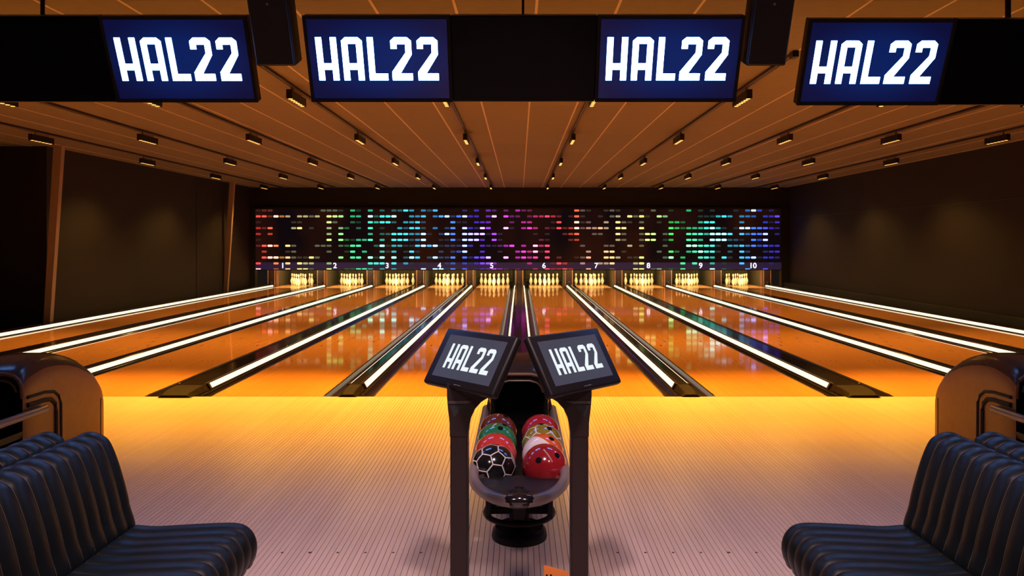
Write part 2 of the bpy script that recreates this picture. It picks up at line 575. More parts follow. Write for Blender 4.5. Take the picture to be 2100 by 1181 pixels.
for (dx, kind), nm in zip(DIV, DIV_NAMES):
    half = {'pair': 0.135, 'slim': 0.060, 'out_l': 0.075, 'out_r': 0.075}[kind]
    edge = {'pair': 0.325, 'slim': 0.249, 'out_l': 0.249, 'out_r': 0.249}[kind]
    D = thing('lane_divider', 'black gutter divider with lit strip, %s' % nm, 'lane divider', (dx, 0, 0), group='lane dividers')
    sides = {'out_l': (1,), 'out_r': (-1,)}.get(kind, (-1, 1))
    base = half + 0.036
    for s in sides:
        a, b = sorted((s * edge, s * (base - 0.004)))
        trough(a + 0.0015, b - 0.0015).obj('gutter', M_gutter, D, smooth=True)
        # bright lip along the lane edge
        a, b = sorted((s * (edge - 0.001), s * (edge - 0.006)))
        MB().box(a, b, FOUL + 0.1, 25.2, -0.03, 0.0015).obj('edge_trim', M_edge, D)
        # slanted glowing strip on the flank of the capping
        quad = [(s * (half - 0.004), 0.049), (s * (half + 0.008), 0.051), (s * (base - 0.001), 0.006), (s * (base - 0.013), 0.000)]
        MB().prism(quad, 'y', STRIP0, STRIP1).obj('light_strip', M_strip, D)
        cap = [(s * (half - 0.004), 0.056), (s * (half + 0.016), 0.062), (s * (base + 0.012), 0.006), (s * (base - 0.008), -0.004)]
        MB().prism(cap, 'y', STRIP0 - 0.035, STRIP0).obj('strip_end_cap', M_bronze_dark, D)
        # bumper rail under the strip
        rail = [(s * (base - 0.008), -0.03), (s * (base + 0.016), -0.03), (s * (base + 0.016), -0.020), (s * (base - 0.008), -0.006)]
        MB().prism(rail, 'y', FOUL + 0.12, 25.2).obj('bumper_rail', M_black_gloss, D)
    # capping
    zt = 0.058
    x0, x1 = -half, half
    if kind == 'out_l':
        x0 = -0.10
    if kind == 'out_r':
        x1 = 0.10
    y0 = FOUL + (0.06 if kind != 'pair' else 0.02)
    lx0 = x0 - (0.036 if kind != 'out_l' else 0)
    lx1 = x1 + (0.036 if kind != 'out_r' else 0)
    prof = [(lx0, -0.10), (lx1, -0.10), (lx1, -0.002), (x1, zt - 0.006), (x1 - 0.012, zt), (x0 + 0.012, zt), (x0, zt - 0.006), (lx0, -0.002)]
    MB().prism(prof, 'y', y0 + 0.25, 25.25).obj('capping', M_black_gloss, D)
    # front nose that ramps down onto the approach
    nose = MB()
    rings = []
    for yy, sc in ((y0 + 0.25, 1.0), (y0 + 0.10, 0.97), (y0 - 0.04, 0.72), (y0 - 0.085, 0.42)):
        rings.append([(p[0] * (1.0 if sc > 0.9 else 0.92), yy, p[1] if p[1] < -0.01 else max(p[1] * sc, 0.002)) for p in prof])
    rings = [[(p[0], p[1], p[2] if p[1] > FOUL or p[2] > 0 else 0.0012) for p in r] for r in rings]
    nose.loft(rings)
    nose.obj('nose', M_nose, D)
    # raised thin bead lines that catch the light
    for bx in (x0 + 0.016, x1 - 0.016):
        MB().box(bx - 0.003, bx + 0.003, y0 + 0.3, 25.2, zt - 0.001, zt + 0.004).obj('bead', M_black_gloss, D)
    yy = 10.4
    bolt = None
    while yy < 24:
        if bolt is None:
            bolt = MB().lathe([(0.013, 0), (0.013, 0.006), (0.008, 0.011), (0.0001, 0.012)], 12).me('bolt', mat('bolt_chrome', (0.55, 0.55, 0.75), 0.15, metal=1.0))
        bx = (x1 - 0.03) if dx < 0 else (x0 + 0.03)
        link('bolt', bolt, D, (bx, yy, zt))
        yy += 2.55

# foul line seam strip at the end of the approach
tag(MB().box(-8.1, 8.1, FOUL - 0.006, FOUL - 0.0005, -0.02, -0.0015).obj('trim_7', MATS['dark_inlay']), kind='structure')

# ================================================================== PIN END
GAPX = [d[0] for d in DIV]
for k, gx in enumerate(GAPX):
    hw = 0.15
    lab = ('at the left end of the pin row' if k == 0 else 'at the right end of the pin row' if k == 10 else 'between the pins of the %s and %s lanes from the left' % (ORD[k], ORD[k + 1]))
    K = thing('pin_partition', 'dark brown upright partition %s' % lab, 'partition', (gx, 0, 0), group='pin partitions')
    MB().bbox(-hw, hw, 25.16, 25.22, -0.10, 0.90, 0.006, 1).obj('front_panel', M_kick_front, K)
    sx_list = (-1, 1)
    for s in sx_list:
        a, b = sorted((s * hw, s * (hw - 0.02)))
        MB().box(a, b, 25.22, 25.46, -0.10, 0.95).obj('side_plate', M_kick, K)
        MB().box(a, b, 25.461, 26.9, -0.10, 0.95).obj('inner_plate', M_curtain, K)
        a, b = sorted((s * (hw - 0.03), s * (hw - 0.042)))
        MB().box(a, b, 25.150, 25.162, 0.0, 0.90).obj('edge_strip', mat('copper_edge', (0.42, 0.20, 0.11), 0.3, metal=0.5), K)
    MB().bbox(-0.035, 0.035, 25.06, 25.16, 0.06, 0.16, 0.012, 2).obj('sensor_box', M_black, K)
for n, lx in enumerate(LANE_CENTRES, 1):
    cm = MB()
    N = 40
    wv = 1.28
    front = [(-wv / 2 + wv * i / N, 26.84 + 0.018 * math.sin(i * 1.9)) for i in range(N + 1)]
    back = [(p[0], p[1] + 0.02) for p in reversed(front)]
    cm.prism(front + back, 'z', 0.06, 0.95)
    P = thing('pit_curtain', 'dark curtain hanging behind the pins of the %s lane from the left' % ORD[n], 'curtain', (lx, 0, 0), group='pit curtains')
    cm.obj('cloth', M_curtain, P, smooth=True)
    MB().box(-0.655, 0.655, 26.80, 26.825, 0.16, 0.20).obj('cushion_bar', M_black, P)

prof = [(0.0001, 0.0), (0.0258, 0.0), (0.0286, 0.006), (0.036, 0.03), (0.0497, 0.0572), (0.0585, 0.0857), (0.0606, 0.1143), (0.0575, 0.145),
        (0.050, 0.172), (0.0385, 0.2), (0.0285, 0.2286), (0.0232, 0.250), (0.0240, 0.270), (0.0275, 0.298), (0.0318, 0.325), (0.0323, 0.343),
        (0.029, 0.362), (0.020, 0.3755), (0.009, 0.3805), (0.0001, 0.381)]
pin_me = MB().lathe(prof, 18).me('bowling_pin', M_pin, True)
POS = {1: ['the front pin'], 2: ['left pin of the second row', 'right pin of the second row'],
       3: ['left pin of the third row', 'middle pin of the third row', 'right pin of the third row'],
       4: ['left corner pin of the back row', 'inner left pin of the back row', 'inner right pin of the back row', 'right corner pin of the back row']}
for n, lx in enumerate(LANE_CENTRES, 1):
    for r in range(1, 5):
        for k in range(r):
            o = link('bowling_pin', pin_me, None, (lx + (k - (r - 1) / 2) * 0.3048, PINS_Y + (r - 1) * 0.264, 0.002))
            tag(o, 'white pin, %s lane from left, %s' % (ORD[n], POS[r][k]), 'bowling pin', 'bowling pins')

# ================================================================== LIGHT WALL (mask)
MX0, MX1, MZ0, MZ1, MY = -8.29, 8.235, 0.597, 2.535, 23.90
mask = thing('light_wall', 'wide black wall panel of coloured glowing dashes above the pins, numbered 1 to 10', 'light wall', (0, MY, 0))


def mask_material():
    m = bpy.data.materials.new('mask_panel')
    m.use_nodes = True
    nt = m.node_tree
    b = nt.nodes['Principled BSDF']
    b.inputs['Base Color'].default_value = (0.004, 0.003, 0.003, 1)
    b.inputs['Specular IOR Level'].default_value = 0.1
    b.inputs['Roughness'].default_value = 0.7
    tc = nt.nodes.new('ShaderNodeTexCoord')
    sp = nt.nodes.new('ShaderNodeSeparateXYZ')
    nz = nt.nodes.new('ShaderNodeTexNoise')
    nz.inputs['Scale'].default_value = 0.9
    nz.inputs['Detail'].default_value = 1
    mp = nt.nodes.new('ShaderNodeMapping')
    mp.inputs['Scale'].default_value = (1, 0, 0.5)
    nt.links.new(tc.outputs['Object'], mp.inputs['Vector'])
    nt.links.new(mp.outputs['Vector'], nz.inputs['Vector'])
    rp = nt.nodes.new('ShaderNodeValToRGB')
    rp.color_ramp.elements[0].position = 0.38
    rp.color_ramp.elements[0].color = (0.0035, 0.002, 0.003, 1)
    rp.color_ramp.elements[1].position = 0.68
    rp.color_ramp.elements[1].color = (0.019, 0.0045, 0.0025, 1)  # warm light reflected by the panel, put in as weak maroon emission
    nt.links.new(nz.outputs['Fac'], rp.inputs['Fac'])
    nt.links.new(rp.outputs['Color'], b.inputs['Emission Color'])
    b.inputs['Emission Strength'].default_value = 1.0
    return m


M_mask = mask_material()
M_maskband = emit('mask_band_glow', srgb(40, 26, 58), 0.8)
MB().box(MX0, MX1, 0, 0.08, MZ0 + 0.23, MZ1 - 0.03).obj('panel', M_mask, mask)
MB().box(MX0, MX1, 0, 0.08, MZ0, MZ0 + 0.23).obj('number_band', M_maskband, mask)
MB().box(MX0 - 0.02, MX1 + 0.02, -0.012, 0.085, MZ1 - 0.03, MZ1 + 0.02).obj('top_frame', M_mattblack, mask)
MB().box(MX0, MX1, -0.006, 0.085, MZ0 - 0.016, MZ0).obj('bottom_frame', M_black, mask)

PAT = {
    0: '0:1 1:2 2:2 11:2 12:2 13:2 14:1 16:3 17:1 19:3 21:2 23:2 24:2 25:4 26:3 28:3 29:2 30:4 35:2 37:3 39:3 40:2 42:2 44:3 45:2 46:2 54:4 55:2 56:1 59:1 60:2 61:1 65:1 67:2 70:1 73:3 75:1 77:1 81:1 83:3 84:5 85:3 87:2',
    1: '0:4 1:4 2:2 3:5 4:3 5:3 7:3 8:3 9:2 10:3 12:5 13:5 14:5 16:3 17:3 19:5 20:2 21:4 22:4 23:5 26:3 27:3 28:4 30:3 31:4 32:5 33:2 34:4 35:5 36:3 37:3 39:3 40:5 42:4 43:2 44:2 46:2 47:3 48:3 49:4 50:3 51:2 53:1 54:4 55:1 58:1 60:2 61:3 63:5 64:2 65:5 66:1 68:4 69:3 75:1 76:1 77:1 78:3 79:4 80:3 82:3 83:3 84:3 86:3 87:3 88:4',
    2: '0:1 6:1 7:1 12:4 13:2 16:2 17:1 19:4 20:3 21:4 22:4 23:2 25:3 26:3 27:4 28:2 33:4 34:1 35:1 37:3 38:3 39:3 43:2 45:3 46:3 50:1 51:4 54:5 55:1 56:2 59:3 61:5 62:2 63:1 65:2 68:1 70:3 71:3 72:2 75:3 76:4 77:4 82:3 86:3 87:1 88:3',
    3: '0:3 1:2 2:4 6:3 7:5 9:1 12:3 14:3 15:2 17:2 19:4 21:1 24:3 25:2 26:4 27:4 28:2 30:3 32:2 33:4 35:5 36:3 37:2 38:5 39:4 42:5 43:1 45:3 46:4 47:3 49:2 50:1 51:4 52:2 53:3 54:5 55:2 56:3 57:3 58:4 59:3 61:5 62:4 65:4 70:4 71:3 72:2 73:3 74:3 75:3 76:4 77:5 78:3 79:1 81:1 82:5 83:5 84:4 85:4 86:4 87:3 88:2',
    4: '0:3 2:3 12:3 14:4 19:3 21:2 22:2 23:4 24:4 25:4 26:3 27:3 28:5 29:1 31:2 32:5 33:4 35:5 36:5 37:5 38:5 39:1 40:4 41:1 47:1 49:1 52:2 53:3 54:4 57:2 58:2 61:4 62:2 65:2 66:4 67:4 69:2 70:4 73:4 74:4 75:4 76:3 77:5 78:5 79:5 80:4 82:4 83:3 84:4 85:4 86:5 88:2',
    5: '0:1 12:5 14:4 15:2 16:1 17:3 18:3 19:4 21:3 23:4 24:4 25:4 26:2 27:3 28:5 31:1 32:1 33:4 34:1 35:5 36:5 37:5 38:3 40:4 41:1 48:2 49:1 53:2 54:3 61:3 62:2 65:2 66:4 67:4 69:1 70:3 73:4 74:4 75:3 77:5 78:5 79:5 80:2 81:2 82:1 84:4 85:3 86:5',
    6: '0:2 1:4 2:5 3:4 5:5 6:2 10:2 11:2 12:2 14:2 15:2 16:4 17:4 20:2 21:5 22:1 23:3 24:3 25:1 26:1 27:4 28:5 29:4 30:5 31:1 32:2 33:2 34:2 35:5 36:3 38:3 39:2 40:1 41:2 42:3 43:4 45:3 47:5 48:3 49:4 55:2 59:2 60:2 63:3 65:2 69:2 73:5 74:5 75:4 76:4 77:4 78:1 80:3 81:3 82:4 83:3 84:4 85:3 86:4 87:3 88:3',
    7: '1:3 5:1 6:2 12:2 15:1 16:4 18:3 21:3 22:1 23:3 25:1 26:4 27:1 31:2 33:2 34:3 35:5 38:3 41:1 44:3 45:4 46:3 47:5 48:1 49:4 56:3 59:4 60:4 62:1 68:2 70:4 71:2 73:3 74:4 75:5 76:4 77:4 78:1 80:2 82:4 83:2 86:2 87:3 88:3',
    8: '1:4 2:5 3:5 4:3 5:4 6:2 7:1 8:1 9:4 10:2 14:4 16:4 17:4 19:5 20:1 21:5 23:5 25:2 26:5 27:4 29:2 30:5 31:2 32:2 33:4 35:4 36:2 37:4 38:4 39:5 42:5 44:3 45:4 46:3 47:4 49:4 51:2 54:1 55:2 56:4 59:5 60:5 61:3 63:1 64:1 65:4 69:2 70:5 72:3 75:4 76:4 77:3 79:4 80:1 82:4 83:4 84:5 85:1 86:3 87:3 88:2',
    9: '0:4 3:4 5:4 7:4 8:3 9:3 12:3 19:4 20:4 21:4 23:4 25:3 26:1 28:1 32:2 33:3 35:3 36:2 37:3 38:4 39:4 40:3 45:1 46:3 50:2 51:4 52:3 53:1 55:3 58:3 59:3 60:4 64:3 65:5 72:4 74:4 77:3 79:1 82:4 85:1 87:2',
    10: '0:5 3:3 5:4 7:5 8:4 9:2 12:5 15:2 16:2 17:4 18:4 19:3 21:3 23:3 24:1 26:1 28:5 30:5 31:5 32:2 33:4 35:4 37:2 38:3 39:3 40:4 41:3 42:2 44:2 46:1 47:3 49:4 50:3 51:3 52:4 53:3 56:4 60:2 64:4 65:5 67:2 68:3 69:1 70:2 71:1 72:4 74:1 77:5 79:2 80:1 83:4 86:4'}
HUES = [(0, .0), (2, .02), (4, .07), (7, .13), (10, .19), (13, .27), (16, .40), (19, .44), (22, .485), (24, .52), (27, .56), (31, .60), (35, .645), (38, .70),
        (41, .78), (44, .86), (46, .91), (48, .96), (51, .995), (54, 1.02), (58, 1.06), (61, 1.12), (64, 1.17), (67, 1.24), (70, 1.36), (74, 1.42), (77, 1.47), (79, 1.52), (82, 1.57), (84, 1.63), (88, 1.685)]


def bar_colour(c, lv):
    for (a, ha), (b, hb) in zip(HUES, HUES[1:]):
        if a <= c <= b:
            h = (ha + (hb - ha) * (c - a) / (b - a)) % 1
            break
    warm = 5 <= c <= 14 or 55 <= c <= 69
    v = {1: 0.035, 2: 0.12, 3: 0.46, 4: 1.25, 5: 3.0}[lv]
    sat = {1: 0.55, 2: 0.75, 3: 0.86, 4: 0.84, 5: 0.58}[lv]
    if warm:
        sat = {1: 0.35, 2: 0.30, 3: 0.42, 4: 0.58, 5: 0.66}[lv]
        v = min(v, 1.6)
    r, g, b = colorsys.hsv_to_rgb(h, sat, 1)
    return (r ** 1.5 * v, g ** 1.5 * v, b ** 1.5 * v)


PXM = MY / 1560
px2x = lambda px: (px - 1065) * PXM
px2z = lambda py: CAM_H - (py - 495) * PXM
cells = []
for r, line in PAT.items():
    for it in line.split():
        c, lv = map(int, it.split(':'))
        py = 431.6 + r * 12.05
        if r == 10:
            py = 551.3
        cells.append((c, r, lv, px2x(529.8 + 12.09 * c), px2z(py)))
cells.sort(key=lambda k: -k[2])
bw, bh = 10.1 * PXM, 4.1 * PXM


def bar_poly(wd, hh):
    k = hh * 0.26
    return [(-wd / 2 + k, -hh / 2), (wd / 2 - k, -hh / 2), (wd / 2, -hh / 2 + k), (wd / 2, hh / 2 - k), (wd / 2 - k, hh / 2), (-wd / 2 + k, hh / 2), (-wd / 2, hh / 2 - k), (-wd / 2, -hh / 2 + k)]


bar_me = MB().prism(bar_poly(bw, bh), 'y', -0.006, 0.0).me('light_bar', M_bar)
bar_low = MB().prism(bar_poly(bw, bh * 0.5), 'y', -0.006, 0.0).me('light_bar', M_bar)
dimv, dimf, dimc = [], [], []
for i, (c, r, lv, x, z) in enumerate(cells):
    col = bar_colour(c, lv)
    if i < 300:
        o = link('light_bar', bar_low if r == 10 else bar_me, mask, (x, -0.0005, z))
        o.color = (*col, 1)
    else:
        n = len(dimv)
        pl = bar_poly(bw, bh * (0.5 if r == 10 else 1))
        k = len(pl)
        dimv += [(x + p[0], -0.006, z + p[1]) for p in pl] + [(x + p[0], 0.0, z + p[1]) for p in pl]
        dimf.append(tuple(n + q for q in range(k)))
        for q in range(k):
            dimf.append((n + q, n + k + q, n + k + (q + 1) % k, n + (q + 1) % k))
        dimc += [(*col, 1)] * (2 * k)
dm = mesh('dim_light_bars', dimv, dimf, M_bars)
ca = dm.color_attributes.new('glow', 'FLOAT_COLOR', 'POINT')
for i, c in enumerate(dimc):
    ca.data[i].color = c
tag(link('dim_light_bars', dm, mask), kind='stuff')
M_num = emit('number_glow', (0.86, 0.84, 1.0), 1.5)
for n in range(1, 11):
    cu = bpy.data.curves.new('lane_number', 'FONT')
    cu.body = str(n)
    cu.size = 0.235
    cu.extrude = 0.004
    cu.offset = 0.004
    cu.align_x = 'CENTER'
    cu.align_y = 'CENTER'
    tmp = bpy.data.objects.new('tmp', cu)
    C.objects.link(tmp)
    bpy.context.view_layer.update()
    me = bpy.data.meshes.new_from_object(tmp.evaluated_get(bpy.context.evaluated_depsgraph_get()))
    me.materials.clear()
    me.materials.append(M_num)
    bpy.data.objects.remove(tmp)
    link('lane_number', me, mask, (px2x(580 + 107.1 * (n - 1)), -0.012, px2z(545)), (PI / 2, 0, 0))

# ================================================================== TRACKS AND SPOTS
ordn = ['nearest', 'second nearest', 'third', 'fourth', 'farthest']
spot_root = None
for n, tx in enumerate(TRACK_X, 1):
    T = thing('lighting_track', 'long black lighting track on the ceiling, %s from the left' % ORD[n], 'lighting track', (tx, 0, CEIL), group='ceiling lighting tracks')
    MB().box(-0.018, 0.018, 6.86, 23.7, -0.036, -0.003).obj('rail', M_dark_steel, T)
    MB().bbox(-0.028, 0.028, 6.76, 6.86, -0.060, -0.003, 0.005, 1).obj('end_feed', M_black, T)
    MB().box(-0.0195, -0.0165, 6.86, 23.7, -0.0375, -0.030).obj('rail_edge', M_tube, T)
    MB().box(0.0165, 0.0195, 6.86, 23.7, -0.0375, -0.030).obj('rail_edge', M_tube, T)
    for k, fy in enumerate(FIX_Y):
        lab = 'black bar spotlight, %s on the %s ceiling track from the left' % (ordn[k], ORD[n])
        if abs(tx) > 7 and k == 0:
            continue                                    # outside the frame
        if spot_root is None:
            spot_root = thing('track_spotlight', lab, 'spotlight', (tx, fy, CEIL - 0.037), group='track spotlights')
            MB().bbox(-0.016, 0.016, -0.16, 0.16, -0.040, 0.0, 0.004, 1).obj('adapter', mat('grey_adapter', (0.20, 0.15, 0.13), 0.4), spot_root)
            h = MB().bbox(-0.030, 0.030, -0.27, 0.27, -0.132, -0.040, 0.005, 1).obj('housing', M_black, spot_root)
            for s in (-0.272, 0.262):
                MB().box(-0.031, 0.031, s, s + 0.010, -0.134, -0.038).obj('end_plate', M_dark_steel, spot_root)
            cell = MB().lathe([(0.0001, 0.0), (0.023, -0.002), (0.023, -0.005), (0.0001, -0.008)], 12).me('lamp_cell', M_led)
            for q in range(6):
                link('lamp_cell', cell, spot_root, (0, -0.22 + 0.088 * q, -0.130))
        else:
            o = copy_tree(spot_root)
            o.location = (tx, fy, CEIL - 0.037)
            o['label'] = lab

# ================================================================== LETTERING
LW = 0.41


def logo_polys():
    st, out = 0.122, []
    w_ = LW

    def H(x):
        return [[(x, 0), (x + st, 0), (x + st, 1), (x, 1)], [(x + w_ - st, 0), (x + w_, 0), (x + w_, 1), (x + w_ - st, 1)],
                [(x + st, .25), (x + w_ - st, .25), (x + w_ - st, .40), (x + st, .40)]]

    def A(x):
        return [[(x, 0), (x + st, 0), (x + st, .85), (x, .85)], [(x + w_ - st, 0), (x + w_, 0), (x + w_, .85), (x + w_ - st, .85)],
                [(x, .85), (x + w_, .85), (x + w_, .92), (x + w_ - .08, 1), (x + .08, 1), (x, .92)],
                [(x + st, .25), (x + w_ - st, .25), (x + w_ - st, .40), (x + st, .40)]]

    def L(x):
        return [[(x, 0), (x + .375, 0), (x + .375, .16), (x, .16)], [(x, .16), (x + st, .16), (x + st, 1), (x, 1)]]

    def two(x):
        return [[(x, 0), (x + w_, 0), (x + w_, .165), (x, .165)],
                [(x, .165), (x + .17, .165), (x + w_, .60), (x + w_, .645), (x + w_ - st, .645), (x, .20)],
                [(x + w_ - st, .645), (x + w_, .645), (x + w_, .84), (x + w_ - st, .84)],
                [(x, .84), (x + w_, .84), (x + w_, .92), (x + w_ - .08, 1), (x + .08, 1), (x, .92)],
                [(x, .735), (x + st, .735), (x + st, .84), (x, .84)]]

    for fn, x in ((H, 0), (A, .506), (L, 1.015), (two, 1.475), (two, 1.995)):
        out += fn(x)
    return out


def logo_mesh(width, height, m, t=0.0008):
    mb = MB()
    for p in logo_polys():
        q = [((x / 2.405 - 0.5) * width, (z - 0.5) * height) for x, z in p]
        mb.prism(q, 'z', 0.0, t)
    return mb.me('lettering', m)


# ================================================================== OVERHEAD DISPLAYS
PW, PH, TILT = 0.967, 0.572, 0.43
logo_big = logo_mesh(0.808, 0.286, M_text)
M_dispback = mat('display_black', (0.005, 0.004, 0.005), 0.3, spec=0.12, noise=0.1, nsize=6)
scr_me = MB().box(-PW / 2 + 0.022, PW / 2 - 0.022, -PH / 2 + 0.024, PH / 2 - 0.024, 0.0, 0.003).me('screen', M_screen)


def bezel_mesh():
    mb = MB()
    a, b, c, d = -PW / 2 + 0.001, PW / 2 - 0.001, -PH / 2, PH / 2
    e = 0.022
    mb.box(a, a + e, c, d, 0, 0.012)
    mb.box(b - e, b, c, d, 0, 0.012)
    mb.box(a + e, b - e, c, c + e, 0, 0.012)
    mb.box(a + e, b - e, d - e, d, 0, 0.012)
    return mb.me('bezel', M_mattblack)


bez_me = bezel_mesh()
case_me = MB().bbox(-PW / 2 + 0.0015, PW / 2 - 0.0015, -PH / 2, PH / 2, -0.07, 0.0, 0.006, 1).me('panel', M_dispback)
blank_me = MB().bbox(-PW / 2 + 0.0015, PW / 2 - 0.0015, -PH / 2, PH / 2, -0.07, 0.010, 0.006, 1).me('blank_panel', M_dispback)


def display(name_label, cx, cz, pattern, yaw=0.0):
    D = thing('overhead_display', name_label, 'display', (cx, 5.09, cz), group='overhead lane displays')
    R = Euler((PI / 2 + TILT - 2 * 0, 0, 0))
    # local frame: x right, y up the face, z towards the viewer (face tilts down)
    for k, p in enumerate(pattern):
        off = (k - (len(pattern) - 1) / 2) * PW
        o = link('panel' if p else 'blank_panel', case_me if p else blank_me, D, (off, 0, 0), (PI / 2 + TILT, 0, 0))
        if p:
            s_ = link('screen', scr_me, o, (0, 0, 0.0005))
            link('bezel', bez_me, o, (0, 0, 0.0))
            link('lettering', logo_big, o, (-0.010, 0.004, 0.004))
    zt = CEIL - cz
    return D


# face normal must point to -Y and down: rotate so that local z -> (0,-cos,-sin)
d1 = display('central black display bank with two lit HAL22 screens either side of a dark panel', 0.030, 2.703, (1, 0, 1))
d2 = display('display bank at the left edge, dark panel with one lit HAL22 screen', -3.235, 2.700, (1, 0, 1))
d3 = display('display bank at the right edge, one lit HAL22 screen beside a dark panel', 3.345, 2.680, (1, 0, 1))
for D, hx, r in ((d1, -0.005, 0.009), (d2, 0.045, 0.014), (d3, -0.075, 0.018)):
    cz = D.location.z
    MB().tube([(hx, 0.0, 0.20), (hx, 0.0, CEIL - cz)], r, 10).obj('hanging_rod', M_black, D)
    MB().bbox(hx - 0.06, hx + 0.06, 0.0, 0.06, 0.05, 0.24, 0.004, 1).obj('mount_plate', M_black, D)

# ================================================================== SPEAKERS
for s, lab in ((-1, 'black box speaker hanging between the left and central display banks'), (1, 'black box speaker hanging between the central and right display banks')):
    K = thing('ceiling_speaker', lab, 'speaker', (s * 1.645 + (0.02 if s < 0 else 0.0), 5.02, 2.955), group='hanging speakers')
    b = MB().bbox(-0.132, 0.132, -0.27, 0.25, -0.05, 0.13, 0.012, 2).obj('cabinet', M_mattblack, K, True, (0, 0.06, 0), (PI / 2 + 0.44, 0, 0))
    MB().bbox(-0.124, 0.124, -0.26, 0.24, 0.128, 0.137, 0.004, 1).obj('grille', mat('speaker_grille', (0.010, 0.009, 0.009), 0.6, noise=0.4, nsize=300, bump=0.3), b)
    MB().lathe([(0.0001, 0), (0.009, 0), (0.009, 0.002), (0.0001, 0.003)], 12).obj('badge', mat('badge_grey', (0.25, 0.16, 0.14), 0.4), b, False, (0, 0.13, 0.1372))
    MB().bbox(-0.03, 0.03, 0.06, 0.14, 0.13, CEIL - 2.955, 0.004, 1).obj('bracket', M_black, K)

# ================================================================== BALL RETURNS
HOOD = [(4.75, .52, .655, .178), (4.78, .55, .685, .185), (4.86, .575, .725, .19), (5.0, .59, .75, .19), (5.2, .572, .725, .19), (5.38, .52, .66, .19), (5.52, .45, .575, .19),
        (5.61, .38, .49, .188), (5.67, .305, .40, .180), (5.70, .22, .30, .165)]


def hood_ring(y, zs, zc, w_):
    pts = [(w_, 0.0), (w_, zs * 0.5), (w_, zs - 0.02)]
    n = 9
    for k in range(n + 1):
        a = PI * k / n
        c_, s_ = math.cos(a), math.sin(a)
        pts.append((w_ * math.copysign(abs(c_) ** 0.5, c_), zs + (zc - zs) * abs(s_) ** 0.75))
    pts += [(-w_, zs - 0.02), (-w_, zs * 0.5), (-w_, 0.0)]
    return [(x, y, z) for x, z in pts]


def groove(pts, r):
    return MB().tube(pts, r, 8)


